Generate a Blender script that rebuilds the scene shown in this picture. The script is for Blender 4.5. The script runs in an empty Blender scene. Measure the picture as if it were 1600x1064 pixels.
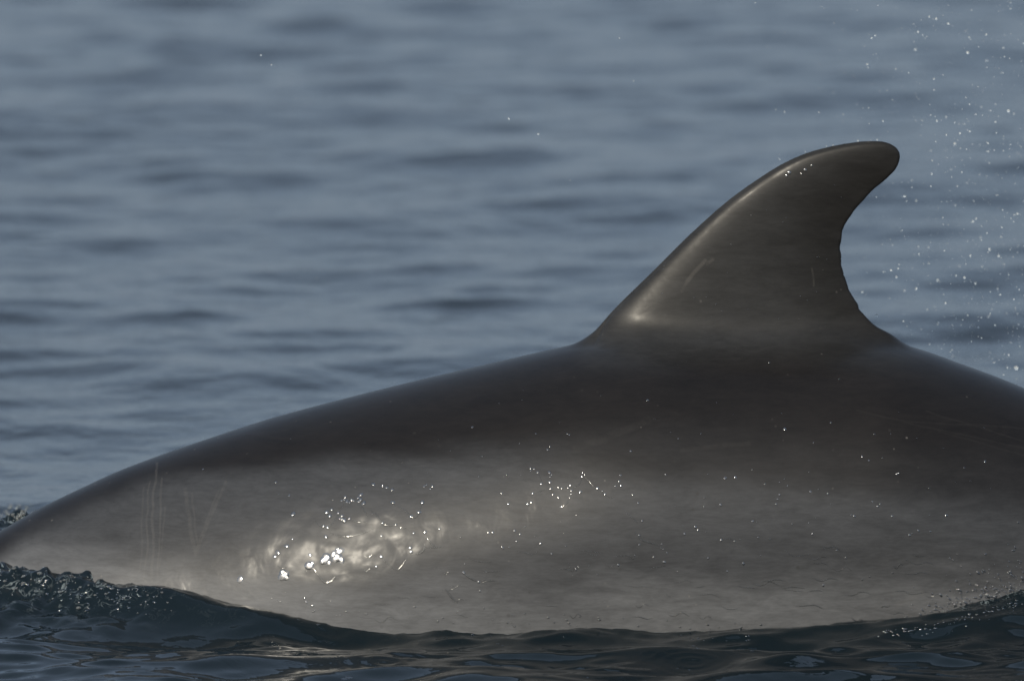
import bpy, math, random
import numpy as np
from mathutils import Vector

# ------------------------------------------------------------------ camera, light, exposure
S = bpy.context.scene
COL = S.collection
PITCH = math.radians(7.0)
CAM = np.array([0.0, -14.0, 2.085])
TANH = 0.05                                   # half width of the frame / distance
cd = bpy.data.cameras.new('camera')
cam = bpy.data.objects.new('camera', cd)
COL.objects.link(cam)
cam.location = CAM
cam.rotation_euler = (math.pi / 2 - PITCH, 0, 0)
cd.sensor_width = 36.0
cd.lens = 18.0 / TANH
cd.clip_start = 0.5
cd.clip_end = 20000
cd.dof.use_dof = True
cd.dof.focus_distance = 13.85
cd.dof.aperture_fstop = 6.0
cd.dof.aperture_blades = 9
S.camera = cam

SUN_EL = math.radians(32.5)
SUN_AZ = math.radians(-25)                  # left of the camera's back (0 = straight behind the camera)
sund = np.array([math.sin(SUN_AZ) * math.cos(SUN_EL), -math.cos(SUN_AZ) * math.cos(SUN_EL), math.sin(SUN_EL)])
W = bpy.data.worlds.new('World')
S.world = W
W.use_nodes = True
nt = W.node_tree
nt.nodes.clear()
wo = nt.nodes.new('ShaderNodeOutputWorld')
wb = nt.nodes.new('ShaderNodeBackground')
sk = nt.nodes.new('ShaderNodeTexSky')
sk.sky_type = 'NISHITA'
sk.sun_disc = False
sk.sun_elevation = SUN_EL
sk.sun_rotation = math.atan2(sund[0], sund[1])
sk.air_density = 1.0
sk.dust_density = 3.0
sk.ozone_density = 1.5
wb.inputs['Strength'].default_value = 0.15
# thin even veil of high cloud over the whole sky
veil = nt.nodes.new('ShaderNodeMix'); veil.data_type = 'RGBA'
veil.inputs[0].default_value = 0.8
veil.inputs[7].default_value = (1.55, 1.95, 2.55, 1)
nt.links.new(sk.outputs[0], veil.inputs[6])
nt.links.new(veil.outputs[2], wb.inputs[0])
nt.links.new(wb.outputs[0], wo.inputs[0])

sl = bpy.data.lights.new('sun', 'SUN')
sl.energy = 3.0
sl.angle = math.radians(0.55)
sl.color = (1.0, 0.91, 0.75)
so = bpy.data.objects.new('sun', sl)
COL.objects.link(so)
so.location = tuple(sund * 30)
so.rotation_euler = Vector(tuple(sund)).to_track_quat('Z', 'Y').to_euler()

S.view_settings.view_transform = 'Standard'
S.view_settings.look = 'None'
S.view_settings.gamma = 1.0
S.view_settings.use_curve_mapping = False
S.view_settings.exposure = 0.27
S.render.engine = 'CYCLES'
S.cycles.use_denoising = True
S.cycles.sample_clamp_indirect = 6.0
S.cycles.max_bounces = 8
S.cycles.transparent_max_bounces = 24

# ------------------------------------------------------------------ helpers
FWD = np.array([0, math.cos(PITCH), -math.sin(PITCH)])
UPV = np.array([0, math.sin(PITCH), math.cos(PITCH)])
RGT = np.array([1.0, 0, 0])


def ray(px, py):
    """directions through points measured on the photograph (1600 x 1064)"""
    px = np.asarray(px, float); py = np.asarray(py, float)
    u = (px - 800) / 800 * TANH; v = (532 - py) / 800 * TANH
    d = FWD + u[..., None] * RGT + v[..., None] * UPV
    return d / np.linalg.norm(d, axis=-1, keepdims=True)


def at_y(px, py, Y=0.0):
    d = ray(px, py)
    t = (Y - CAM[1]) / d[..., 1]
    return CAM + d * t[..., None]


def at_z(px, py, Z=0.0):
    d = ray(px, py)
    t = (Z - CAM[2]) / d[..., 2]
    return CAM + d * t[..., None]


def smooth(a, b, x):
    t = np.clip((x - a) / (b - a), 0, 1)
    return t * t * (3 - 2 * t)


def pchip(xk, yk):
    """smooth monotone-ish curve through points (Catmull-Rom slopes)"""
    xk = np.asarray(xk, float); yk = np.asarray(yk, float)
    m = np.gradient(yk, xk)

    def f(x):
        x = np.clip(x, xk[0], xk[-1])
        i = np.clip(np.searchsorted(xk, x) - 1, 0, len(xk) - 2)
        h = xk[i + 1] - xk[i]; t = (x - xk[i]) / h
        return ((1 + 2 * t) * (1 - t) ** 2 * yk[i] + t * (1 - t) ** 2 * h * m[i]
                + t * t * (3 - 2 * t) * yk[i + 1] + t * t * (t - 1) * h * m[i + 1])
    return f


_perm = np.random.RandomState(7).permutation(512)
_perm = np.concatenate([_perm, _perm])
_g3 = np.random.RandomState(8).normal(size=(512, 3)); _g3 /= np.linalg.norm(_g3, axis=1, keepdims=True)


def perlin(p):
    p = np.asarray(p, float)
    i = np.floor(p).astype(int); f = p - i
    u = f * f * f * (f * (f * 6 - 15) + 10)
    i &= 511
    out = np.zeros(len(p))
    for dx in (0, 1):
        for dy in (0, 1):
            for dz in (0, 1):
                hsh = _perm[(_perm[(_perm[(i[:, 0] + dx) & 511] + i[:, 1] + dy) & 511] + i[:, 2] + dz) & 511]
                g = _g3[hsh & 511]
                w = (u[:, 0] if dx else 1 - u[:, 0]) * (u[:, 1] if dy else 1 - u[:, 1]) * (u[:, 2] if dz else 1 - u[:, 2])
                out += w * ((f - (dx, dy, dz)) * g).sum(1)
    return out


def mesh_np(name, V, quads=None, tris=None):
    me = bpy.data.meshes.new(name)
    nq = 0 if quads is None else len(quads)
    ntr = 0 if tris is None else len(tris)
    me.vertices.add(len(V))
    me.vertices.foreach_set('co', np.asarray(V, np.float32).ravel())
    idx = []
    if nq: idx.append(np.asarray(quads).ravel())
    if ntr: idx.append(np.asarray(tris).ravel())
    idx = np.concatenate(idx).astype(np.int32)
    me.loops.add(len(idx))
    me.loops.foreach_set('vertex_index', idx)
    me.polygons.add(nq + ntr)
    st = np.concatenate([np.arange(nq) * 4, nq * 4 + np.arange(ntr) * 3]).astype(np.int32)
    me.polygons.foreach_set('loop_start', st)
    me.polygons.foreach_set('use_smooth', np.ones(nq + ntr, bool))
    me.update(calc_edges=True)
    me.validate()
    return me


def add_attr(me, name, vals):
    a = me.attributes.new(name, 'FLOAT', 'POINT')
    a.data.foreach_set('value', np.asarray(vals, np.float32))


def link(name, me, mat):
    o = bpy.data.objects.new(name, me)
    if mat and len(me.materials) == 0:
        me.materials.append(mat)
    COL.objects.link(o)
    return o


class NT:
    """small node-tree writer"""
    def __init__(s, name):
        s.m = bpy.data.materials.new(name); s.m.use_nodes = True
        s.t = s.m.node_tree; s.t.nodes.clear()
        s.out = s.t.nodes.new('ShaderNodeOutputMaterial')

    def n(s, typ, **kw):
        nd = s.t.nodes.new(typ)
        for k, v in kw.items(): setattr(nd, k, v)
        return nd

    def put(s, sock, v):
        if v is None: return
        if isinstance(v, bpy.types.NodeSocket): s.t.links.new(v, sock)
        else: sock.default_value = v

    def math(s, op, a, b=None, c=None, clamp=False):
        nd = s.n('ShaderNodeMath', operation=op); nd.use_clamp = clamp
        s.put(nd.inputs[0], a); s.put(nd.inputs[1], b); s.put(nd.inputs[2], c)
        return nd.outputs[0]

    def rng(s, v, a, b, c=0.0, d=1.0, smoothstep=True):
        nd = s.n('ShaderNodeMapRange')
        nd.interpolation_type = 'SMOOTHSTEP' if smoothstep else 'LINEAR'
        s.put(nd.inputs[0], v)
        for k, x in zip((1, 2, 3, 4), (a, b, c, d)): s.put(nd.inputs[k], x)
        return nd.outputs[0]

    def mix(s, f, a, b, mode='MIX'):
        nd = s.n('ShaderNodeMix', data_type='RGBA', blend_type=mode)
        s.put(nd.inputs[0], f); s.put(nd.inputs[6], a); s.put(nd.inputs[7], b)
        return nd.outputs[2]

    def noise(s, vec, scale, detail=2.0, rough=0.5, dist=0.0):
        nd = s.n('ShaderNodeTexNoise')
        s.put(nd.inputs['Vector'], vec); nd.inputs['Scale'].default_value = scale
        nd.inputs['Detail'].default_value = detail; nd.inputs['Roughness'].default_value = rough
        nd.inputs['Distortion'].default_value = dist
        return nd.outputs[0]

    def attr(s, name):
        return s.n('ShaderNodeAttribute', attribute_name=name).outputs['Fac']

    def bump(s, h, strength, dist, normal=None):
        nd = s.n('ShaderNodeBump')
        nd.inputs['Strength'].default_value = strength
        nd.inputs['Distance'].default_value = dist
        s.put(nd.inputs['Height'], h); s.put(nd.inputs['Normal'], normal)
        return nd.outputs[0]


# ------------------------------------------------------------------ sea material
def sea_material():
    g = NT('sea_water')
    tc = g.n('ShaderNodeTexCoord').outputs['Object']
    calm = g.attr('calm')
    bs = g.n('ShaderNodeBsdfPrincipled')
    bs.inputs['Base Color'].default_value = (0.005, 0.0100, 0.0135, 1)
    bs.inputs['IOR'].default_value = 1.333
    bs.inputs['Roughness'].default_value = 0.03
    n1 = g.noise(tc, 16.0, 3, 0.55, 0.6)
    n2 = g.noise(tc, 60.0, 2, 0.5, 0.4)
    h = g.math('ADD', n1, g.math('MULTIPLY', n2, 0.12))
    h = g.math('MULTIPLY', h, g.rng(calm, 0, 1, 1.0, 0.34))
    foam = g.attr('foam')
    fn = g.noise(tc, 42, 1, 0.5, 0.6)
    fr = g.math('ABSOLUTE', g.math('SUBTRACT', g.noise(tc, 48, 3, 0.6, 1.0), 0.5))
    nb = g.bump(h, 0.5, 0.010)
    g.put(bs.inputs['Normal'], g.bump(g.math('MULTIPLY', fn, foam), 0.6, 0.010, nb))
    froth = g.math('MULTIPLY', g.math('MULTIPLY', g.rng(fr, 0.035, 0.0, 0, 1), foam), g.rng(fn, 0.42, 0.62))
    g.put(bs.inputs['Base Color'], g.mix(g.math('MULTIPLY', froth, 0.5), (0.005, 0.0100, 0.0135, 1), (0.34, 0.40, 0.42, 1)))  # pale froth, its colour raised to stand for whitish reflections too
    g.t.links.new(bs.outputs[0], g.out.inputs[0])
    return g.m


# ------------------------------------------------------------------ dolphin shape (one implicit surface)
RIDGE = [(-620, 1290), (-560, 1262), (-470, 1195), (-420, 1112), (-300, 1022), (-200, 951), (-100, 888), (0, 830), (60, 796), (130, 762), (180, 739),
         (240, 716), (330, 685), (420, 656), (520, 629), (640, 599), (760, 571), (860, 548), (930, 533), (1000, 528),
         (1100, 531), (1200, 532), (1300, 532), (1400, 537), (1450, 551), (1500, 569), (1550, 587), (1600, 607), (1700, 650),
         (1850, 735), (2000, 835), (2200, 985), (2400, 1150), (2520, 1250), (2640, 1330)]
_r = np.array(RIDGE, float)
_rp = at_y(_r[:, 0], _r[:, 1], 0.0)
ridge = pchip(_rp[:, 0], _rp[:, 2])
SEC = [(-620, .010, .012), (-580, .028, .034), (-470, .040, .05), (-420, .085, .095), (-300, .155, .115), (-150, .215, .142), (0, .25, .168),
       (150, .27, .193), (300, .285, .219), (400, .292, .2365), (500, .297, .2505), (600, .30, .2595), (700, .302, .2635), (900, .30, .264), (1200, .285, .252), (1500, .25, .215), (1700, .205, .165), (1900, .155, .115),
       (2100, .11, .075), (2300, .075, .048), (2450, .05, .032), (2560, .026, .02), (2640, .010, .012)]
_s = np.array(SEC, float)
_sx = at_y(_s[:, 0], np.full(len(_s), 532.0), 0.0)[:, 0]
Hf = pchip(_sx, _s[:, 1]); Wf = pchip(_sx, _s[:, 2])

LEAD = [(920, 640), (920, 560), (938, 519), (952, 496), (977.7, 468.8), (1019, 429), (1068, 380), (1105.6, 344.7), (1143, 312.8), (1180.8, 285.7),
        (1218, 262), (1256, 244), (1293.5, 233), (1331, 226), (1360, 223.5), (1382, 225), (1395, 230.5), (1402, 238), (1403.5, 246)]
TRAIL = [(1403.5, 246), (1398.8, 260), (1383.8, 277), (1361, 296), (1336.8, 323), (1320, 346.6), (1312.5, 365.4), (1310.5, 388), (1312, 414),
         (1318.5, 441), (1331, 466), (1347, 491), (1364, 513), (1392, 545), (1392, 640)]


def xz(pts):
    a = np.array(pts, float); p = at_y(a[:, 0], a[:, 1], 0.0)
    return p[:, [0, 2]]


def refine(p, n=6):
    """Catmull-Rom through a polyline"""
    q = np.vstack([2 * p[0] - p[1], p, 2 * p[-1] - p[-2]])
    out = []
    for i in range(len(p) - 1):
        a, b, c, d = q[i:i + 4]
        for t in np.arange(n) / n:
            out.append(0.5 * ((2 * b) + (c - a) * t + (2 * a - 5 * b + 4 * c - d) * t * t + (-a + 3 * b - 3 * c + d) * t ** 3))
    out.append(p[-1])
    return np.array(out)


LEADW = refine(xz(LEAD), 4); TRAILW = refine(xz(TRAIL), 8)
_nr = np.random.RandomState(3)
_w = np.convolve(_nr.normal(size=len(TRAILW) + 4), np.ones(3) / 3, 'same')[2:-2]
_amp = np.interp(np.arange(len(TRAILW)), [0, 18, 50, 62, 84, 95, len(TRAILW)], [0, .0006, .0008, .0016, .0022, .0004, 0])
TRAILW[:, 0] += _w * _amp * 0.75
FINPOLY = np.vstack([LEADW, TRAILW[1:]])


def dist_poly(P, L):
    d = np.full(len(P), 1e9)
    for a, b in zip(L[:-1], L[1:]):
        ab = b - a
        t = np.clip(((P - a) @ ab) / (ab @ ab), 0, 1)
        q = P - a - t[:, None] * ab
        d = np.minimum(d, (q * q).sum(1))
    return np.sqrt(d)


def inside(P, L):
    c = np.zeros(len(P), bool)
    M = np.vstack([L, L[:1]])
    for a, b in zip(M[:-1], M[1:]):
        if a[1] == b[1]: continue
        k = ((a[1] > P[:, 1]) != (b[1] > P[:, 1])) & (P[:, 0] < (b[0] - a[0]) * (P[:, 1] - a[1]) / (b[1] - a[1]) + a[0])
        c ^= k
    return c


R0 = 0.0026
FINBOX = (FINPOLY[:, 0].min() - .08, FINPOLY[:, 0].max() + .08, FINPOLY[:, 1].min(), FINPOLY[:, 1].max() + .08)


def fin_half(P):
    """signed half thickness of the fin blade over side-view points P (x,z)"""
    out = np.full(len(P), -0.2)
    k = (P[:, 0] > FINBOX[0]) & (P[:, 0] < FINBOX[1]) & (P[:, 1] > FINBOX[2] - .02) & (P[:, 1] < FINBOX[3])
    Q = P[k]
    dl = dist_poly(Q, LEADW); dt = dist_poly(Q, TRAILW)
    ins = inside(Q, FINPOLY)
    c = dl + dt + 1e-6; u = np.clip(dl / c, 0, 1)
    th = 5 * 0.155 * (0.2969 * np.sqrt(u + 1e-5) - 0.126 * u - 0.3516 * u * u + 0.2843 * u ** 3 - 0.1036 * u ** 4) * c
    th = np.minimum(th, 0.030)
    # the blade flares out where it grows from the back
    zr = ridge(Q[:, 0])
    flare = 0.020 * np.exp(-np.clip(Q[:, 1] - zr + 0.014, -0.024, 1) / 0.024)
    th = th + flare * np.clip(5.0 * u * (1 - u), 0, 1) ** 0.8
    out[k] = np.where(ins, np.maximum(th, 0), -np.minimum(dl, dt))
    return out


def smin(a, b, k):
    h = np.clip(0.5 + 0.5 * (b - a) / k, 0, 1)
    return b + (a - b) * h - k * h * (1 - h)


FLK = at_y(np.array([2560.0]), np.array([1290.0]), 0.0)[0]
FLP = at_y(np.array([40.0]), np.array([1110.0]), 0.0)[0]


def F(x, y, z, hf=None):
    """implicit surface, negative inside; x, y, z broadcastable"""
    Hh = Hf(x); Wh = Wf(x)
    zm = ridge(x) - Hh
    # back is a little narrower towards the ridge than an ellipse
    q = (z - zm) / Hh
    wy = Wh * (1 - 0.06 * np.clip(q, 0, 1) ** 2)
    r = np.sqrt((y / wy) ** 2 + q * q)
    fb = (r - 1) * np.minimum(Hh, Wh)
    end = np.maximum(x - _sx[-1], _sx[0] - x)
    fb = np.maximum(fb, end)
    if hf is None:
        hf = fin_half(np.stack([x, z], 1))
    ff = np.where(hf > 0, np.abs(y) - hf, np.sqrt(np.minimum(hf, 0) ** 2 + y * y)) - R0
    f = smin(fb, ff, 0.034)
    # tail flukes: swept flat blade
    xs = x - FLK[0] - np.abs(y) * 0.55
    fl = (np.sqrt((xs / 0.10) ** 2 + (y / 0.33) ** 2 + ((z - FLK[2] + (x - FLK[0]) * 0.55) / 0.016) ** 2) - 1) * 0.016
    f = smin(f, fl, 0.03)
    # pectoral flippers
    ya = np.abs(y) - 0.22; xa = x - FLP[0] - ya * 0.6; za = z - FLP[2] + ya * 0.7
    fp = (np.sqrt((xa / 0.06) ** 2 + (ya / 0.19) ** 2 + (za / 0.016) ** 2) - 1) * 0.016
    return smin(f, fp, 0.03)


def lines(parts):
    out = [np.array([parts[0][0]])]
    for a, b, st in parts:
        n = max(1, int(round((b - a) / st)))
        out.append(a + (b - a) * (np.arange(n) + 1) / n)
    return np.concatenate(out)


def surface_nets(X, Y, Z, f):
    sgn = f < 0
    nx, ny, nz = f.shape
    c = np.zeros((nx - 1, ny - 1, nz - 1), np.uint8)
    for dx in (0, 1):
        for dy in (0, 1):
            for dz in (0, 1):
                c += sgn[dx:nx - 1 + dx, dy:ny - 1 + dy, dz:nz - 1 + dz]
    act = (c > 0) & (c < 8)
    I, J, K = np.nonzero(act)
    vid = np.full(c.shape, -1, np.int32); vid[I, J, K] = np.arange(len(I))
    acc = np.zeros((len(I), 3)); cnt = np.zeros(len(I))
    G = (X, Y, Z)
    for ax in range(3):
        for a in (0, 1):
            for b in (0, 1):
                o0 = [0, 0, 0]; oth = [k for k in range(3) if k != ax]
                o0[oth[0]] = a; o0[oth[1]] = b
                o1 = list(o0); o1[ax] = 1
                i0 = (I + o0[0], J + o0[1], K + o0[2]); i1 = (I + o1[0], J + o1[1], K + o1[2])
                f0 = f[i0]; f1 = f[i1]
                k = (f0 < 0) != (f1 < 0)
                t = np.where(k, f0 / np.where(k, f0 - f1, 1), 0)
                for d in range(3):
                    p = G[d][i0[d]] + t * (G[d][i1[d]] - G[d][i0[d]])
                    acc[:, d] += np.where(k, p, 0)
                cnt += k
    V = acc / cnt[:, None]
    quads = []
    for ax in range(3):
        o = [k for k in range(3) if k != ax]
        if ax == 1: o = o[::-1]
        lo = [slice(1, -1)] * 3; lo[ax] = slice(0, -1)
        hi = list(lo); hi[ax] = slice(1, None)
        s0 = sgn[tuple(lo)]; s1 = sgn[tuple(hi)]
        e = np.argwhere(s0 != s1)
        neg = s0[tuple(e.T)]
        off = np.ones(3, int); off[ax] = 0
        e = e + off
        def cell(da, db):
            q = e.copy(); q[:, o[0]] -= da; q[:, o[1]] -= db
            return vid[q[:, 0], q[:, 1], q[:, 2]]
        q = np.stack([cell(1, 1), cell(0, 1), cell(0, 0), cell(1, 0)], 1)
        q[~neg] = q[~neg][:, ::-1]
        quads.append(q)
    return V, np.concatenate(quads)


def grad(P, e=4e-4):
    g = np.zeros_like(P)
    for d in range(3):
        a = P.copy(); b = P.copy(); a[:, d] += e; b[:, d] -= e
        g[:, d] = (F(*a.T) - F(*b.T)) / (2 * e)
    return g


def build_dolphin():
    X = lines([(_sx[0] - .03, -0.75, .014), (-0.75, 0.05, .0075), (0.05, 0.58, .0032), (0.58, 0.80, .0075), (0.80, _sx[-1] + .26, .014)])
    Y1 = lines([(0, 0.036, .0024), (0.036, 0.28, .0075), (0.28, 0.46, .015)])
    Y = np.concatenate([-Y1[::-1], Y1[1:]]) + 0.0004
    z0 = min(_rp[:, 2].min(), FLK[2], FLP[2]) - .30
    Z = lines([(z0, -0.06, .014), (-0.06, 0.34, .0075), (0.34, 0.66, .0032)])
    gx, gz = np.meshgrid(X, Z, indexing='ij')
    hf = fin_half(np.stack([gx.ravel(), gz.ravel()], 1)).reshape(gx.shape)
    f = np.empty((len(X), len(Y), len(Z)), np.float32)
    for j, y in enumerate(Y):
        f[:, j, :] = F(gx.ravel(), np.full(gx.size, y), gz.ravel(), hf.ravel()).reshape(gx.shape)
    V, Q = surface_nets(X, Y, Z, f)
    for it in range(4):
        g = grad(V); v = F(*V.T)
        st = v[:, None] * g / np.maximum((g * g).sum(1), 0.2)[:, None]
        ln = np.linalg.norm(st, axis=1, keepdims=True)
        V = V - st * np.minimum(1, 0.003 / np.maximum(ln, 1e-9))
    return V, Q


V, Q = build_dolphin()
print('dolphin verts', len(V))

# photo-plane coordinates of every skin point (fixed to the body: side view x, z)
def side_px(x, z):
    """side-view coordinates on the animal in units of photo pixels"""
    kx = at_y(np.array([0.0, 1600.0]), np.array([532.0, 532.0]))[:, 0]
    kz = at_y(np.array([800.0, 800.0]), np.array([0.0, 1064.0]))[:, 2]
    return (x - kx[0]) / (kx[1] - kx[0]) * 1600, (z - kz[0]) / (kz[1] - kz[0]) * 1064


def visible_z(V):
    """side-view height of a near-side point as it shows from the photograph's side (y counts through the tilt)"""
    return V[:, 2] - np.abs(V[:, 1]) * -math.tan(PITCH) * -1


pxv, pyv = side_px(V[:, 0], V[:, 2] - np.abs(V[:, 1]) * math.tan(PITCH))
wob = perlin(np.stack([V[:, 0] * 5, V[:, 1] * 6, V[:, 2] * 22], 1)) * 18 + perlin(np.stack([V[:, 0] * 14, V[:, 1] * 20, V[:, 2] * 60], 1)) * 9
cape_line = pchip([-400, 0, 60, 130, 230, 330, 450, 560, 700, 850, 930, 1010, 1100, 1250, 1450, 1600, 2000],
                  [1020, 868, 828, 792, 757, 737, 722, 716, 704, 693, 676, 668, 676, 690, 706, 720, 800])
soft = np.interp(pxv, [0, 300, 600, 850, 1000, 1300], [26, 24, 28, 32, 44, 58])
cape = smooth(1, -1, (pyv + wob - cape_line(pxv)) / soft)
# second, softer band of grey below the cape, from mid body to the tail
low_line = pchip([600, 800, 900, 1000, 1200, 1600, 2000], [700, 716, 732, 742, 758, 792, 860])
band = smooth(1, -1, (pyv + wob - low_line(pxv)) / 34) * smooth(650, 960, pxv) * 0.85
# pale belly
belly = smooth(-1, 1, (pyv + wob * 2 - np.interp(pxv, [0, 500, 900, 1200, 1500, 1700], [860, 930, 930, 905, 900, 900])) / 55)
finmask = smooth(592, 528, pyv + wob * 0.5) * smooth(880, 930, pxv) * smooth(1460, 1400, pxv)  # fin tone runs on below its base, painting the lit fillet paler
tr = dist_poly(V[:, [0, 2]], TRAILW) * 1143
wet = np.exp(-(((pxv - 535) / 150) ** 2 + ((pyv - 828) / 82) ** 2) ** 1.5)
edge = smooth(150, 6, tr + wob * 1.5) * finmask

# ------------------------------------------------------------------ dolphin skin
def skin_material():
    g = NT('dolphin_skin')
    tc = g.n('ShaderNodeTexCoord').outputs['Object']
    sep = g.n('ShaderNodeSeparateXYZ'); g.put(sep.inputs[0], tc)
    x, z = sep.outputs[0], sep.outputs[2]
    cape, band, belly, fin, edge = [g.attr(k) for k in ('cape', 'band', 'belly', 'fin', 'edge')]
    flank = g.mix(belly, (0.043, 0.0450, 0.0490, 1), (0.120, 0.124, 0.131, 1))
    col = g.mix(band, flank, (0.0118, 0.0110, 0.0110, 1))
    col = g.mix(cape, col, (0.0098, 0.0084, 0.0078, 1))
    col = g.mix(fin, col, (0.0245, 0.0248, 0.0254, 1))
    col = g.mix(g.math('MULTIPLY', edge, 0.8), col, (0.011, 0.0105, 0.010, 1))
    # brushed mottling along the body
    mp = g.n('ShaderNodeMapping'); g.put(mp.inputs[0], tc); mp.inputs['Scale'].default_value = (1.0, 1.4, 3.2)
    m1 = g.noise(mp.outputs[0], 14, 6, 0.65, 0.8)
    m2 = g.noise(mp.outputs[0], 70, 4, 0.6, 0.5)
    mq = g.n('ShaderNodeMapping'); g.put(mq.inputs[0], tc); mq.inputs['Scale'].default_value = (1.0, 1.0, 7.0); mq.inputs['Rotation'].default_value = (0, -0.12, 0)
    m3 = g.noise(mq.outputs[0], 26, 5, 0.65, 1.2)
    v = g.math('ADD', g.rng(m3, 0.3, 0.7, -0.10, 0.10, False), g.rng(m1, 0.25, 0.75, 0.74, 1.26, False))
    v = g.math('ADD', v, g.rng(m2, 0.2, 0.8, -0.13, 0.13, False))
    vv = g.n('ShaderNodeCombineXYZ')
    for k in range(3): g.put(vv.inputs[k], v)
    col = g.mix(1.0, col, vv.outputs[0], 'MULTIPLY')
    # pale specks and tiny dark pocks
    sp = g.n('ShaderNodeTexVoronoi'); sp.inputs['Scale'].default_value = 42; g.put(sp.inputs['Vector'], tc)
    gate = g.rng(g.noise(tc, 9, 1), 0.5, 0.66)
    speck = g.math('MULTIPLY', g.rng(sp.outputs['Distance'], 0.05, 0.09, 1, 0), gate)
    col = g.mix(g.math('MULTIPLY', speck, 0.30), col, (0.20, 0.19, 0.175, 1))
    sp2 = g.n('ShaderNodeTexVoronoi'); sp2.inputs['Scale'].default_value = 30; g.put(sp2.inputs['Vector'], tc)
    dk = g.math('MULTIPLY', g.rng(sp2.outputs['Distance'], 0.05, 0.10, 1, 0), g.rng(g.noise(tc, 7, 1), 0.52, 0.62))
    col = g.mix(g.math('MULTIPLY', dk, 0.4), col, (0.03, 0.028, 0.026, 1))

    # healed tooth rakes and scratches: distance to short lines on the flank (side view)
    def seg(pa, pb, w, amt):
        a = xz([pa])[0]; b = xz([pb])[0]
        # lines were measured on the near flank: allow for its distance from the mid plane
        ab = b - a; L2 = float(ab @ ab)
        dx = g.math('SUBTRACT', wx, float(a[0])); dz = g.math('SUBTRACT', wz, float(a[1]))
        t = g.math('DIVIDE', g.math('ADD', g.math('MULTIPLY', dx, float(ab[0])), g.math('MULTIPLY', dz, float(ab[1]))), L2, clamp=True)
        ex = g.math('SUBTRACT', dx, g.math('MULTIPLY', t, float(ab[0])))
        ez = g.math('SUBTRACT', dz, g.math('MULTIPLY', t, float(ab[1])))
        d = g.math('SQRT', g.math('ADD', g.math('MULTIPLY', ex, ex), g.math('MULTIPLY', ez, ez)))
        return g.math('MULTIPLY', g.rng(d, w * 0.3, w, 1, 0), amt)
    wn = g.noise(tc, 22, 2)
    wx = g.math('ADD', x, g.math('MULTIPLY', g.math('SUBTRACT', wn, 0.5), 0.010))
    # shift to the apparent (projected) height
    yab = g.math('ABSOLUTE', sep.outputs[1])
    wz0 = g.math('SUBTRACT', z, g.math('MULTIPLY', yab, math.tan(PITCH)))
    wz = g.math('ADD', wz0, g.math('MULTIPLY', g.math('SUBTRACT', g.noise(tc, 17, 2), 0.5), 0.006))
    near = g.rng(sep.outputs[1], -0.002, 0.0, 1, 0)
    S_ = [((247, 722), (243, 800), 3, .5), ((243, 800), (246, 905), 3, .45), ((228, 760), (226, 890), 2.2, .3), ((236, 750), (234, 900), 2.2, .4),
          ((256, 745), (254, 895), 2.4, .42), ((262, 790), (257, 880), 2, .3),
          ((292, 762), (312, 860), 4.5, .35), ((312, 860), (357, 752), 4.0, .35), ((303, 768), (316, 845), 2.5, .3), ((345, 765), (322, 835), 2.5, .3),
          ((350, 862), (312, 912), 3, .2), ((1075, 440), (1100, 408), 4.5, .6), ((1066, 455), (1077, 438), 3, .4), ((1104, 412), (1112, 406), 4, .5),
          ((1268, 420), (1271, 446), 2.6, .4), ((1392, 938), (1430, 921), 6, .45), ((250, 790), (250, 792), 2, .2),
          ((660, 800), (800, 770), 5, .16), ((760, 770), (900, 790), 6, .14), ((1060, 700), (1165, 690), 5, .13),
          ((1330, 640), (1600, 700), 2, .10), ((1400, 655), (1600, 668), 2, .12), ((1440, 640), (1600, 690), 2, .12), ((1460, 672), (1600, 712), 2, .1),
          ((900, 700), (1010, 655), 8, .12)]
    tot = None
    for pa, pb, w, amt in S_:
        v_ = seg(pa, pb, w / 1143, amt)
        tot = v_ if tot is None else g.math('MAXIMUM', tot, v_)
    tot = g.math('MULTIPLY', tot, near)
    tot = g.math('MULTIPLY', tot, g.rng(g.noise(tc, 120, 2), 0.3, 0.6, 0.45, 1))
    col = g.mix(g.math('MULTIPLY', tot, 0.20), col, (0.20, 0.19, 0.175, 1))

    bs = g.n('ShaderNodeBsdfPrincipled')
    g.put(bs.inputs['Base Color'], col)
    bs.inputs['IOR'].default_value = 1.40
    bs.inputs['Specular IOR Level'].default_value = 0.26
    g.put(bs.inputs['Roughness'], 0.46)
    wet = g.attr('wet')
    g.put(bs.inputs['Coat Weight'], g.math('MULTIPLY', g.rng(wet, 0, 1, 0.22, 0.62), g.math('SUBTRACT', 1.0, g.math('MULTIPLY', fin, g.rng(g.noise(tc, 24, 3, 0.6), 0.38, 0.6, 0.05, 0.85)))))
    bs.inputs['Coat IOR'].default_value = 1.33
    g.put(bs.inputs['Coat Roughness'], g.math('ADD', g.rng(g.noise(tc, 12, 3), 0.3, 0.7, 0.17, 0.25, False), g.math('ADD', g.math('MULTIPLY', wet, 0.10), g.math('MULTIPLY', fin, 0.06))))
    # uneven water film
    f1 = g.noise(tc, 34, 2, 0.5, 0.4)
    f2 = g.noise(tc, 13, 1, 0.5, 0.3)
    film = g.math('ADD', g.math('MULTIPLY', f1, 0.28), f2)
    film = g.math('MULTIPLY', film, g.rng(fin, 0, 1, 1, 0.6))
    film = g.math('ADD', film, g.math('MULTIPLY', g.math('MULTIPLY', wet, g.noise(tc, 29, 1.2, 0.45, 0.0)), 1.35))
    fine = g.noise(tc, 240, 2, 0.5)
    nb = g.bump(g.math('ADD', film, g.math('MULTIPLY', fine, 0.010)), 0.5, 0.0065)
    g.put(bs.inputs['Coat Normal'], nb)
    g.put(bs.inputs['Normal'], g.bump(g.math('ADD', m2, g.math('MULTIPLY', film, 0.5)), 0.035, 0.004))
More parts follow.
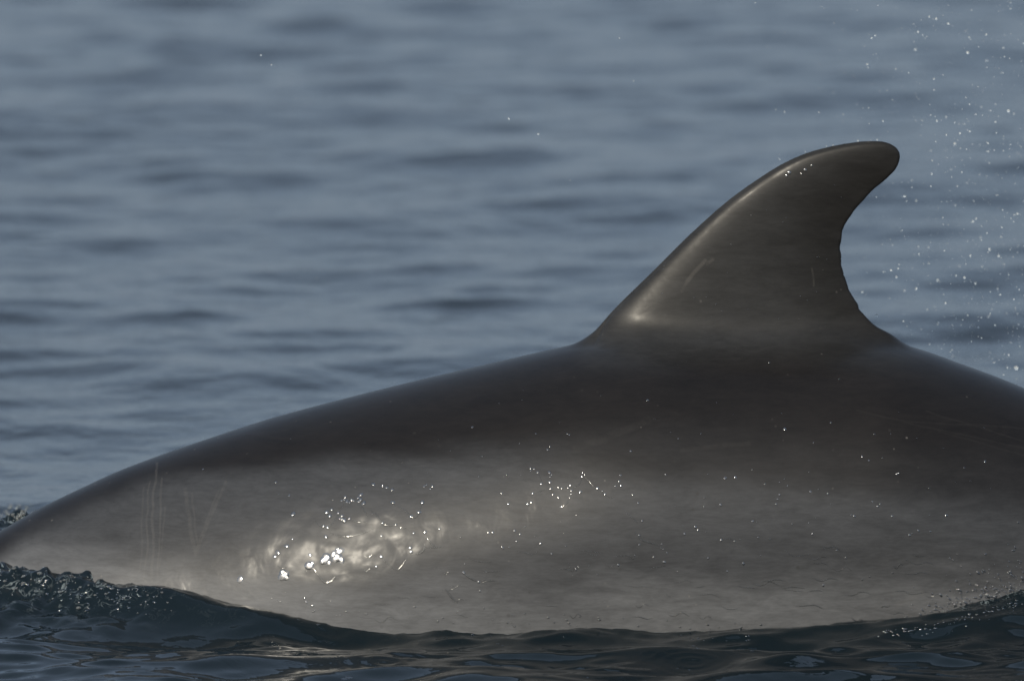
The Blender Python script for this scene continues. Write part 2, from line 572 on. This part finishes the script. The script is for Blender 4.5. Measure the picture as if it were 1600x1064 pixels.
    g.t.links.new(bs.outputs[0], g.out.inputs[0])
    return g.m


me = mesh_np('dolphin', V, quads=Q)
for k, v in (('cape', cape), ('band', band), ('belly', belly), ('fin', finmask), ('edge', edge), ('wet', wet)):
    add_attr(me, k, v)
dol = link('dolphin', me, skin_material())
dol['label'] = 'grey dolphin rolling at the surface, curved dorsal fin and wet sunlit flank above the water'
dol['category'] = 'dolphin'

# ------------------------------------------------------------------ sea
def wave_set(rs, n, lmin, lmax, slope, spread):
    lam = np.exp(rs.uniform(math.log(lmin), math.log(lmax), n))
    th = rs.normal(0, spread, n) + math.pi / 2 + math.radians(12)
    th += math.pi * (rs.rand(n) < 0.25)
    k = 2 * math.pi / lam
    a = slope / k / math.sqrt(n / 2.0) * rs.uniform(0.6, 1.4, n)
    return k * np.cos(th), k * np.sin(th), a, rs.uniform(0, 2 * math.pi, n)


_rs = np.random.RandomState(21)
NEAR_SEED = 9
SET_BIG = wave_set(_rs, 26, 0.6, 2.6, 0.032, 0.7)
SET_MID = wave_set(_rs, 54, 0.15, 0.6, 0.063, 0.95)
SET_SMALL = wave_set(_rs, 36, 0.07, 0.16, 0.03, 0.9)
SET_NEAR = wave_set(np.random.RandomState(NEAR_SEED), 40, 0.09, 0.36, 0.19, 0.38)

SET_FINE = wave_set(np.random.RandomState(31), 40, 0.032, 0.12, 0.17, 0.35)

BOW = at_y(np.array([-200, 0, 60, 150, 230, 300, 380, 450, 520, 680.0]), np.full(10, 950.0), -0.3)[:, 0]
BOWH = pchip(BOW, [0.06, 0.078, 0.069, 0.055, 0.044, 0.035, 0.026, 0.013, 0.003, 0.000])
RGT_X = at_y(np.array([1250, 1330, 1400, 1470, 1540, 1600, 1700, 1850.0]), np.full(8, 950.0), -0.3)[:, 0]
RGTH = pchip(RGT_X, [0.0, 0.001, 0.007, 0.014, 0.027, 0.037, 0.045, 0.02])


def body_half_at_water(x, z=0.0):
    Hh = Hf(x); Wh = Wf(x); q = (z - (ridge(x) - Hh)) / Hh
    return Wh * np.sqrt(np.clip(1 - q * q, 0, 1))


RINGS = [(730, 985, .016, .05, .0009), (600, 1032, .022, .08, .0007), (940, 602, .05, .2, .002), (1080, 1035, .018, .06, .0006)]


def sea_height(x, y):
    z = np.zeros_like(x); dx = np.zeros_like(x); dy = np.zeros_like(x)
    dist = np.sqrt(x * x + y * y)
    fade_s = smooth(14, 6, dist); fade_m = smooth(45, 14, dist); fade_b = smooth(260, 40, dist)
    lee = smooth(0.25, -0.1, y) * smooth(-2.0, -1.3, y) * smooth(2.2, 1.2, np.abs(x))       # glassy water on the near side
    patch = smooth(-0.25, 0.2, perlin(np.stack([x * 3.2, y * 7.0, x * 0 + 4.7], 1)))
    wrap = smooth(0.75, 0.30, np.abs(y)) * smooth(1.7, 1.0, np.abs(x))                        # water held flat along the animal
    for st, amp in ((SET_BIG, fade_b * (1 - 0.75 * np.maximum(lee, wrap))), (SET_MID, fade_m * (1 - 0.8 * np.maximum(lee, wrap))),
                    (SET_SMALL, fade_s * (1 - 0.93 * np.maximum(lee, wrap))), (SET_NEAR, lee * (0.55 + 0.45 * smooth(-0.20, -0.36, y))), (SET_FINE, lee * smooth(-0.16, -0.26, y) * patch)):
        kx, ky, a, ph = st
        m = np.nonzero(amp > 1e-4)[0]
        xm, ym, am = x[m], y[m], amp[m]
        for i in range(len(a)):
            p = kx[i] * xm + ky[i] * ym + ph[i]
            c = np.cos(p) * a[i] * am; s = np.sin(p) * a[i] * am
            kk = math.hypot(kx[i], ky[i])
            z[m] += c
            dx[m] -= 0.75 * s * kx[i] / kk; dy[m] -= 0.75 * s * ky[i] / kk
    # water heaped up by the body: forward on both sides, and behind the belly on the right
    n = (np.abs(x) < 2.2) & (np.abs(y) < 1.2)
    xm, ym = x[n], y[n]
    bh = body_half_at_water(xm, 0.03)
    off = np.abs(ym) - bh                                   # distance out from the flank
    front = ym < 0
    lump = perlin(np.stack([xm * 17, ym * 17, xm * 0 + 3.3], 1)); lump2 = perlin(np.stack([xm * 38, ym * 38, xm * 0 + 8.3], 1))
    lump3 = perlin(np.stack([xm * 90, ym * 90, xm * 0 + 1.3], 1))
    turb = (np.abs(lump) - 0.22) * 0.044 + (np.abs(lump2) - 0.22) * 0.028 + lump3 * 0.004
    hb = BOWH(np.clip(xm, BOW[0], BOW[-1])) * np.where(xm > BOW[-1], 0, 1) * smooth(BOW[0] - .6, BOW[0], xm)
    prof = np.where(off < 0.02, 1.0, 0.56 * np.exp(-((off - 0.02) / 0.036) ** 2) + 0.44 * np.exp(-((off - 0.02) / 0.26) ** 2))
    rough = smooth(0.01, 0.05, hb)
    wob_x = perlin(np.stack([xm * 5, xm * 0 + .5, xm * 0 + .2], 1)) * 0.02
    froth = smooth(BOW[4] + .03, BOW[3] - .05, xm) * 0.88 + 0.12
    zb = (hb + wob_x * rough * 0.5) * prof + turb * rough * np.exp(-(np.maximum(off - .02, 0) / 0.11) ** 2) * froth
    zb = np.where(front, zb, (hb * 1.25 + wob_x * rough) * prof + turb * rough * prof * 0.7)
    hr = RGTH(np.clip(xm, RGT_X[0], RGT_X[-1])) * smooth(RGT_X[-1] + .5, RGT_X[-1], xm) * np.where(xm < RGT_X[0], 0, 1)
    profr = np.where(off < 0.015, 1.0, np.exp(-((off - 0.015) / 0.11) ** 2))
    zr = hr * profr + (lump2 * 0.006 + lump3 * 0.0035) * smooth(0.004, 0.03, hr) * np.exp(-((off - 0.0) / 0.05) ** 2)
    # small meniscus and ripples along the rest of the waterline
    zw = (lump3 * 0.6 + lump2) * 0.004 * np.exp(-(off / 0.05) ** 2) * smooth(2, 0, np.abs(xm))
    z[n] += zb + zr + zw
    for (a, b, lam, rad, amp) in RINGS:
        c = at_z(np.array([float(a)]), np.array([float(b)]), 0.0)[0]
        r = np.hypot(xm - c[0], ym - c[1])
        z[n] += amp * np.cos(r / lam * 2 * math.pi) * np.exp(-(r / rad) ** 2)
    calm = lee
    foam = np.zeros_like(x)
    foam[n] = np.where(front, rough * np.exp(-(np.maximum(off - .01, 0) / 0.07) ** 2) * froth, rough * np.exp(-(np.maximum(off, 0) / 0.1) ** 2))
    foam[n] = np.maximum(foam[n], smooth(0.006, 0.03, hr) * np.exp(-(np.maximum(off, 0) / 0.035) ** 2) * front)
    return x + dx, y + dy, z, calm, foam


def geo(a, b, n):
    return a * (b / a) ** (np.arange(1, n + 1) / n)


def build_sea():
    xi = lines([(-1.25, 1.25, .0058)])
    xo = 1.25 + np.cumsum(0.0058 * 1.055 ** np.arange(1, 60)); xo2 = geo(xo[-1], 9000, 46)
    xp = np.concatenate([xo, xo2])
    X = np.concatenate([-xp[::-1], xi, xp])
    yi = lines([(-0.95, 0.35, .0055), (0.35, 1.0, .010), (1.0, 11.5, .021)])
    yo = -0.95 - np.cumsum(0.0055 * 1.06 ** np.arange(1, 60)); yo2 = -geo(-yo[-1], 9000, 46)
    yb = 11.5 + np.cumsum(0.021 * 1.07 ** np.arange(1, 50)); yb2 = geo(yb[-1], 9000, 44)
    Y = np.concatenate([yo2[::-1], yo[::-1], yi, yb, yb2])
    gx, gy = np.meshgrid(X, Y, indexing='ij')
    a, b, c, calm, foam = sea_height(gx.ravel(), gy.ravel())
    P = np.stack([a, b, c], 1)
    nx, ny = len(X), len(Y)
    i = np.arange(nx * ny).reshape(nx, ny)
    q = np.stack([i[:-1, :-1].ravel(), i[1:, :-1].ravel(), i[1:, 1:].ravel(), i[:-1, 1:].ravel()], 1)
    print('sea verts', len(P))
    m = mesh_np('sea', P, quads=q)
    add_attr(m, 'calm', calm)
    add_attr(m, 'foam', foam)
    return m


sea = link('sea', build_sea(), sea_material())
sea['kind'] = 'structure'
bpy.context.view_layer.update()

# ------------------------------------------------------------------ water on and around the animal


def clear_water(name, glint=0.10, rough=0.12):
    """thin clear water: seen through, with a wet highlight"""
    g = NT(name)
    fr = g.n('ShaderNodeFresnel'); fr.inputs[0].default_value = 1.333
    gl = g.n('ShaderNodeBsdfGlossy'); gl.inputs['Roughness'].default_value = rough
    tr = g.n('ShaderNodeBsdfTransparent'); tr.inputs[0].default_value = (0.93, 0.94, 0.94, 1)
    mx = g.n('ShaderNodeMixShader')
    g.put(mx.inputs[0], g.math('MAXIMUM', fr.outputs[0], glint))
    g.t.links.new(tr.outputs[0], mx.inputs[1]); g.t.links.new(gl.outputs[0], mx.inputs[2])
    g.t.links.new(mx.outputs[0], g.out.inputs[0])
    return g.m


def glass_water(name, rough=0.0, white=0.0):
    g = NT(name)
    bs = g.n('ShaderNodeBsdfPrincipled')
    bs.inputs['Base Color'].default_value = (0.9, 0.95, 0.96, 1)
    bs.inputs['IOR'].default_value = 1.333
    bs.inputs['Roughness'].default_value = rough
    bs.inputs['Transmission Weight'].default_value = 1 - white
    g.t.links.new(bs.outputs[0], g.out.inputs[0])
    return g.m


M_BEAD = clear_water('clear_bead_water', 0.13, 0.10)
M_FILM = clear_water('clear_film_water', 0.05, 0.10)
M_GLASS = glass_water('splash_water', 0.06, 0.10)
M_SPARK = clear_water('bright_bead_water', 0.26, 0.12)
M_SPRAY = glass_water('spray_water', 0.12, 0.26)


def hit(o, px, py):
    d = ray(np.array([float(px)]), np.array([float(py)]))[0]
    ok, loc, nor, _ = o.ray_cast(Vector(tuple(CAM)), Vector(tuple(d)))
    if not ok: return None
    if nor.dot(Vector(tuple(d))) > 0: nor = -nor
    return loc, nor


def dome_template(n=8, rings=3, h=0.32):
    vs = [(0, 0, h)]; fs = []
    for i in range(1, rings + 1):
        a = i / rings * math.pi / 2
        for k in range(n):
            t = 2 * math.pi * k / n
            vs.append((math.sin(a) * math.cos(t), math.sin(a) * math.sin(t), h * math.cos(a) - (0.05 if i == rings else 0)))
    tr = [(0, 1 + k, 1 + (k + 1) % n) for k in range(n)]
    for i in range(rings - 1):
        for k in range(n):
            a = 1 + i * n + k; b = 1 + i * n + (k + 1) % n
            tr += [(a, a + n, b + n), (a, b + n, b)]
    return np.array(vs), np.array(tr)


def ico_template(sub):
    import bmesh
    bm = bmesh.new(); bmesh.ops.create_icosphere(bm, subdivisions=sub, radius=1)
    v = np.array([q.co[:] for q in bm.verts]); f = np.array([[q.index for q in p.verts] for p in bm.faces])
    bm.free(); return v, f


DV, DF = dome_template()


class Heap:
    def __init__(s): s.v = []; s.f = []; s.n = 0

    def add(s, v, f):
        s.v.append(v); s.f.append(f + s.n); s.n += len(v)

    def mesh(s, name): return mesh_np(name, np.concatenate(s.v), tris=np.concatenate(s.f))


def frame(nor, along=None):
    z = np.array(nor); z /= np.linalg.norm(z)
    a = np.array(along if along is not None else (0, 0, 1.0))
    x = a - z * (a @ z); x /= np.linalg.norm(x) + 1e-9
    return np.stack([x, np.cross(z, x), z], 1)


rnd = random.Random(4)
PXM = 1 / 1143.0
beads = Heap(); sparks = Heap()


def bead(px, py, r, along=None, stretch=1.0, o=None, flat=1.0, heap=None):
    h = hit(o or dol, px, py)
    if h is None: return
    B = frame(h[1], along)
    s = r * PXM
    loc = np.array(h[0])
    v = DV * rs_.uniform(0.9, 1.1, (len(DV), 1)) * (s * stretch, s, s * flat)
    (heap or beads).add(loc + v @ B.T, DF)


rs_ = np.random.RandomState(5)
C2 = [(277,365,12),(272,502,5),(240,542,10),(192,578,10),(175,600,10),(222,705,20),(215,690,12),(360,645,17),(380,640,10),(370,592,9),(450,620,18),(470,605,14),(520,600,20),(535,615,14),(523,560,11),
 (458,490,8),(445,432,6),(466,438,6),(490,340,7),(462,355,10),(480,375,9),(525,360,6),(548,375,8),(560,400,10),(587,390,6),(565,270,6),(575,295,8),(602,285,6),
 (638,275,6),(652,258,9),(650,285,9),(668,305,10),(720,200,8),(772,210,6),(795,218,6),(826,230,7),(830,300,8),(1003,212,5),(1015,203,4),(1048,210,5),(1037,225,4),
 (993,300,10),(975,355,8),(930,378,8),(845,425,5),(773,413,5),(766,485,4),(944,470,4),(1008,465,8),(926,552,7),(930,575,8),(737,658,5),(766,602,6),(1360,468,5),
 (1383,468,5),(1222,690,6),(1305,742,5),(1312,792,4),(180,188,4),(255,262,4),(1087,447,4),(348,852,5),(560,285,5),(590,300,5),(612,290,5),(545,290,5),(640,295,6),(535,388,5),(548,392,6)]
C3 = [(202,62),(388,68),(376,62),(280,133),(268,150),(173,252),(173,266),(192,257),(213,276),(233,338),(278,277),(290,290),(282,300),(280,330),(328,360),(347,365),(382,362),(394,347),
 (400,377),(398,396),(390,416),(328,415),(298,398),(285,367),(345,468),(462,277),(460,300),(475,290),(545,365),(572,380),(587,397),(645,352),(677,350),(665,325),(672,292),
 (14,392),(52,450),(157,452),(178,442),(115,620),(85,600),(95,658),(228,672),(290,727),(18,692),(55,690),(425,815),(438,800),(770,446),(792,545),(776,625),(776,678),
 (900,674),(930,722),(910,702),(855,746),(914,773),(660,790),(1252,308),(1309,303),(1226,455),(1088,578),(1102,597),(1027,617),(1230,652),(1305,657),(1264,824),(1352,782),
 (1405,547),(1158,752),(922,288),(740,400),(988,825),(185,394),(450,384),(993,88),(728,158)]
C4 = [(440,140),(468,156),(583,212),(590,208),(100,297),(92,315),(86,335),(227,284),(298,293),(220,413),(236,458),(482,325),(515,335),(505,345),(563,385),(787,382),(645,457),
 (671,445),(635,463),(720,448),(335,525),(372,557),(280,670),(800,557),(815,567),(848,592),(408,385),(240,83),(12,472),(39,252),(133,260),(945,160),(100,245)]
for (a, b, r) in C2:
    bead(380 + a / 3.5475, 700 + b / 3.5475, 0.8 + r / 3.5475 * 0.95, (rs_.normal(), rs_.normal(), rs_.normal()), rs_.uniform(1, 1.5), flat=0.6 if b > 450 else 1.0, heap=sparks)
for (a, b) in C3:
    bead(780 + a / 3.5475, 660 + b / 3.5475, rs_.uniform(1.2, 2.3), (rs_.normal(), rs_.normal(), rs_.normal()), rs_.uniform(1, 1.5), flat=0.9, heap=sparks)
for (a, b) in C4:
    bead(1180 + a / 2.633, 660 + b / 2.633, rs_.uniform(1.0, 1.9), (rs_.normal(), rs_.normal(), rs_.normal()), rs_.uniform(1, 1.6), heap=sparks)
for (px, py, r) in [(443, 899, 6), (441, 894, 3.5), (447, 903, 3), (483, 884, 5), (487, 880, 3), (509, 872, 6), (504, 876, 4), (526, 871, 6), (521, 866, 4), (514, 879, 3), (530, 861, 5), (533, 874, 4), (375, 905, 4)]:
    bead(px, py, r * 1.3, (rs_.normal(), 0, rs_.normal()), 1.35, flat=0.34, heap=sparks)  # flat beads added as hot spots of the sun highlight
# loose beads: flank, back and fin
for i in range(130):
    px = rs_.uniform(420, 1595); py = rs_.uniform(560, 975)
    if py < np.interp(px, [420, 920, 1400, 1600], [690, 560, 560, 640]): continue
    bead(px, py, rs_.uniform(0.6, 1.5), (rs_.normal(), rs_.normal(), rs_.normal()), rs_.uniform(1, 1.6))
for i in range(40):
    bead(rs_.uniform(1000, 1320), rs_.uniform(260, 500), rs_.uniform(0.6, 1.2))
for (px, py, r) in [(1233, 270, 3), (1229, 275, 2), (1258, 266, 2.6), (1268, 259, 2), (1252, 272, 1.5), (1202, 566, 1.6), (1012, 625, 2), (738, 667, 1.8), (1226, 670, 2.4), (1298, 660, 1.4), (317, 733, 1.8)]:
    bead(px, py, r * 1.15, heap=sparks)
# wet beads dragged up the flank on the right, with the rising water
for i in range(420):
    px = 1385 + 215 * rs_.rand() ** 0.7
    base = np.interp(px, [1385, 1450, 1520, 1600], [986, 970, 952, 928])
    py = base - abs(rs_.normal()) * np.interp(px, [1385, 1600], [9, 34]) + 4
    bead(px, py, rs_.uniform(0.5, 1.3) * (1 if rs_.rand() < .9 else 1.7), (1, 0, -0.75 + rs_.normal() * .35), rs_.uniform(1.1, 3.2), flat=2.4, heap=sparks)
for i in range(70):
    px = rs_.uniform(420, 1380); base = np.interp(px, [420, 520, 760, 1000, 1300, 1380], [945, 962, 980, 990, 990, 985])
    bead(px, base - abs(rs_.normal()) * 10 - 1, rs_.uniform(0.7, 1.8), (1, 0, 0), rs_.uniform(1, 2))
# beads added as sun glints on the bow wave's lip and along the lapping waterline
for i in range(110):
    px = 250 * rs_.rand() ** 1.1; base = np.interp(px, [0, 62, 116, 205, 250], [884, 900, 908, 916, 922])
    bead(px, base + abs(rs_.normal()) * 20, rs_.uniform(0.7, 1.7), (1, 0, rs_.normal() * .4), rs_.uniform(1, 2.4), o=sea, heap=sparks, flat=1.2)
for i in range(60):
    px = rs_.choice([430, 478, 540, 545, 600, 650, 700, 780, 860, 1085, 1160]) + rs_.normal() * 14
    base = np.interp(px, [380, 480, 545, 700, 1000, 1200], [938, 963, 972, 982, 994, 994])
    bead(px, base + rs_.normal() * 3.5 + 2, rs_.uniform(0.6, 1.6), (1, 0, 0), rs_.uniform(1.2, 3), o=sea, heap=sparks, flat=1.0)
for px, py, r in [(545, 1058, 4), (538, 1060, 3), (1083, 1008, 3), (1090, 1012, 2.4), (1175, 1016, 2), (918, 1058, 1.6), (1060, 1044, 1.8), (1078, 1046, 1.8), (778, 1005, 2), (785, 1008, 1.6), (440, 1048, 2)]:
    bead(px, py, r, (1, 0, 0), 1.8, o=sea, heap=sparks, flat=0.8)
for i in range(90):
    px = rs_.uniform(1370, 1605); base = np.interp(px, [1370, 1423, 1469, 1514, 1560, 1600], [985, 978, 972, 958, 946, 932])
    bead(px, base + abs(rs_.normal()) * 7, rs_.uniform(0.6, 1.4), (1, 0, 0.4), rs_.uniform(1, 2.6), o=sea, heap=sparks, flat=1.8)
ob = link('water_beads', beads.mesh('water_beads'), M_BEAD)
ob['kind'] = 'stuff'
oq = link('beads_and_glints', sparks.mesh('beads_and_glints'), M_SPARK)
oq['kind'] = 'stuff'

# thin raised edges of the draining water film
film = Heap()


def tube(pts, r):
    P = []; N = []
    c = refine(np.array(pts, float), 6)
    for p in c:
        h = hit(dol, p[0], p[1])
        if h is None: return
        P.append(np.array(h[0])); N.append(np.array(h[1]))
    P = np.array(P); N = np.array(N); T = np.gradient(P, axis=0)
    n = 6; V_ = []
    for i, (p, nn, t) in enumerate(zip(P, N, T)):
        b = np.cross(nn, t); b /= np.linalg.norm(b) + 1e-9
        e = math.sin(math.pi * min(max(i / (len(P) - 1), .04), .96)) ** 0.5 * r * PXM * 0.68
        for k in range(n):
            a = math.pi * k / (n - 1)
            V_.append(p + b * math.cos(a) * e + nn * (math.sin(a) * e * 0.55 - 0.0001))
    f = []
    for i in range(len(P) - 1):
        for k in range(n - 1):
            a = i * n + k
            f += [(a, a + 1, a + n + 1), (a, a + n + 1, a + n)]
    film.add(np.array(V_), np.array(f))


L2 = [[(395,395),(415,425),(445,440),(470,440),(500,410),(525,370),(545,330),(570,300)], [(690,340),(730,360),(760,400),(785,425),(830,428),(850,415)], [(850,430),(880,443),(905,443)],
 [(830,310),(870,330),(900,350),(925,375),(950,385),(975,360),(990,310)], [(925,585),(970,585),(1000,565),(1005,530)], [(1010,480),(1035,520),(1070,550)],
 [(770,610),(800,640),(850,672),(880,650),(900,620)], [(385,660),(430,720),(455,745),(490,735),(510,710)], [(590,400),(640,410),(680,405)], [(480,470),(560,490),(650,475),(720,450)],
 [(630,310),(660,330),(690,380)], [(190,650),(215,668),(240,655)], [(1215,690),(1260,720),(1305,742)], [(1120,775),(1150,820),(1190,860)]]
L3 = [[(190,390),(225,382),(260,370)], [(350,465),(370,450),(385,430)], [(410,360),(440,345),(458,310)], [(470,295),(520,350),(560,385),(600,410),(640,425)], [(690,485),(730,520),(770,560)],
 [(750,605),(790,650),(850,670),(905,690)], [(335,810),(370,812),(400,820)], [(710,750),(740,757),(770,740)], [(215,280),(225,305),(240,340)], [(1230,655),(1270,640),(1305,657)]]
for L in L2: tube([(380 + a / 3.5475, 700 + b / 3.5475) for a, b in L], rs_.uniform(1.5, 2.3))
for L in L3: tube([(780 + a / 3.5475, 660 + b / 3.5475) for a, b in L], rs_.uniform(1.1, 1.7))
# short wavy drips low on the flank
for i in range(60):
    px = rs_.uniform(560, 1500); py = rs_.uniform(850, 968); w = rs_.uniform(4, 16)
    tube([(px + w * k, py + rs_.normal() * 2.2 + (k % 2) * 2) for k in range(4)], rs_.uniform(0.8, 1.4))
of = link('water_film', film.mesh('water_film'), M_FILM)
of['kind'] = 'stuff'

# glassy lumps and bubbles tumbling along the bow wave
splash = Heap()
IV, IF = ico_template(4)
IV2, IF2 = ico_template(2)
for i in range(110):
    px = -20 + 290 * rs_.rand() ** 1.4; base = np.interp(px, [-20, 60, 230, 420], [892, 905, 925, 950])
    h = hit(sea, px, base + rs_.normal() * 16)
    if h is None: continue
    r = (0.7 + rs_.gamma(1.5, 0.5)) * PXM
    splash.add(np.array(h[0]) + IV2 * (r * rs_.uniform(1, 1.6), r, r * .8), IF2)
for i in range(60):
    px = rs_.uniform(-10, 60); h = hit(sea, px, rs_.uniform(788, 815))
    if h is None: continue
    r = rs_.uniform(1.0, 3.5) * PXM
    splash.add(np.array(h[0]) + IV2 * r, IF2)
osp = link('splash', splash.mesh('splash'), M_GLASS)
osp['kind'] = 'stuff'

# spray flying behind the fin
def spray_point():
    while True:
        px = rs_.uniform(1180, 1625); py = rs_.uniform(-20, 615)
        w = smooth(1180, 1600, px) * (0.45 + 0.55 * smooth(-50, 560, py)) + 0.02
        lim = np.interp(px, [1320, 1400, 1450, 1500, 1600], [470, 530, 545, 560, 600])
        if py > lim or rs_.rand() > w: continue
        return px, py


drops = []
for i in range(1050):
    px, py = spray_point()
    r = min(0.42 + rs_.gamma(1.1, 0.33), 2.6)
    p = at_y(np.array([px]), np.array([py]), 0.05 + abs(rs_.normal()) * 0.35)[0]
    drops.append((r, p))
for px, py, r in [(795, 186, 1.6), (408, 87, 1.5), (424, 102, 1.3), (841, 210, 1.8), (891, 282, .9), (968, 60, 1), (990, 127, 1.1), (495, 435, .9), (462, 155, .8), (700, 92, .8), (1355, 101, 1.8), (1362, 60, 1.8),
                  (1463, 30, 2.2), (1452, 27, 1.6), (1512, 83, 2.4), (1576, 174, 2.6), (1492, 225, 2.6), (1546, 390, 2.2), (1507, 434, 2.4), (1588, 575, 3.4)]:
    drops.append((r, at_y(np.array([px]), np.array([py]), rs_.uniform(0.05, 0.25))[0]))
drops.sort(key=lambda q: -q[0])
dm = mesh_np('droplet', IV2, tris=IF2)
dm.materials.append(M_SPRAY)
for r, p in drops[:300]:
    o = bpy.data.objects.new('droplet', dm); COL.objects.link(o)
    o.location = p; s = r * PXM
    o.scale = (s * rs_.uniform(.85, 1.25), s, s * rs_.uniform(.85, 1.2)); o.rotation_euler = (rs_.uniform(0, 6), rs_.uniform(0, 6), rs_.uniform(0, 6))
    o['label'] = 'tiny bright water droplet flying in the air above the sea'
    o['category'] = 'droplet'; o['group'] = 'water droplets flying over the sea'
mist = Heap(); IV1, IF1 = ico_template(1)
for r, p in drops[300:]:
    mist.add(p + IV1 * (r * PXM * rs_.uniform(.85, 1.2, (1, 3))), IF1)
om = link('spray', mist.mesh('spray'), M_SPRAY)
om['kind'] = 'stuff'
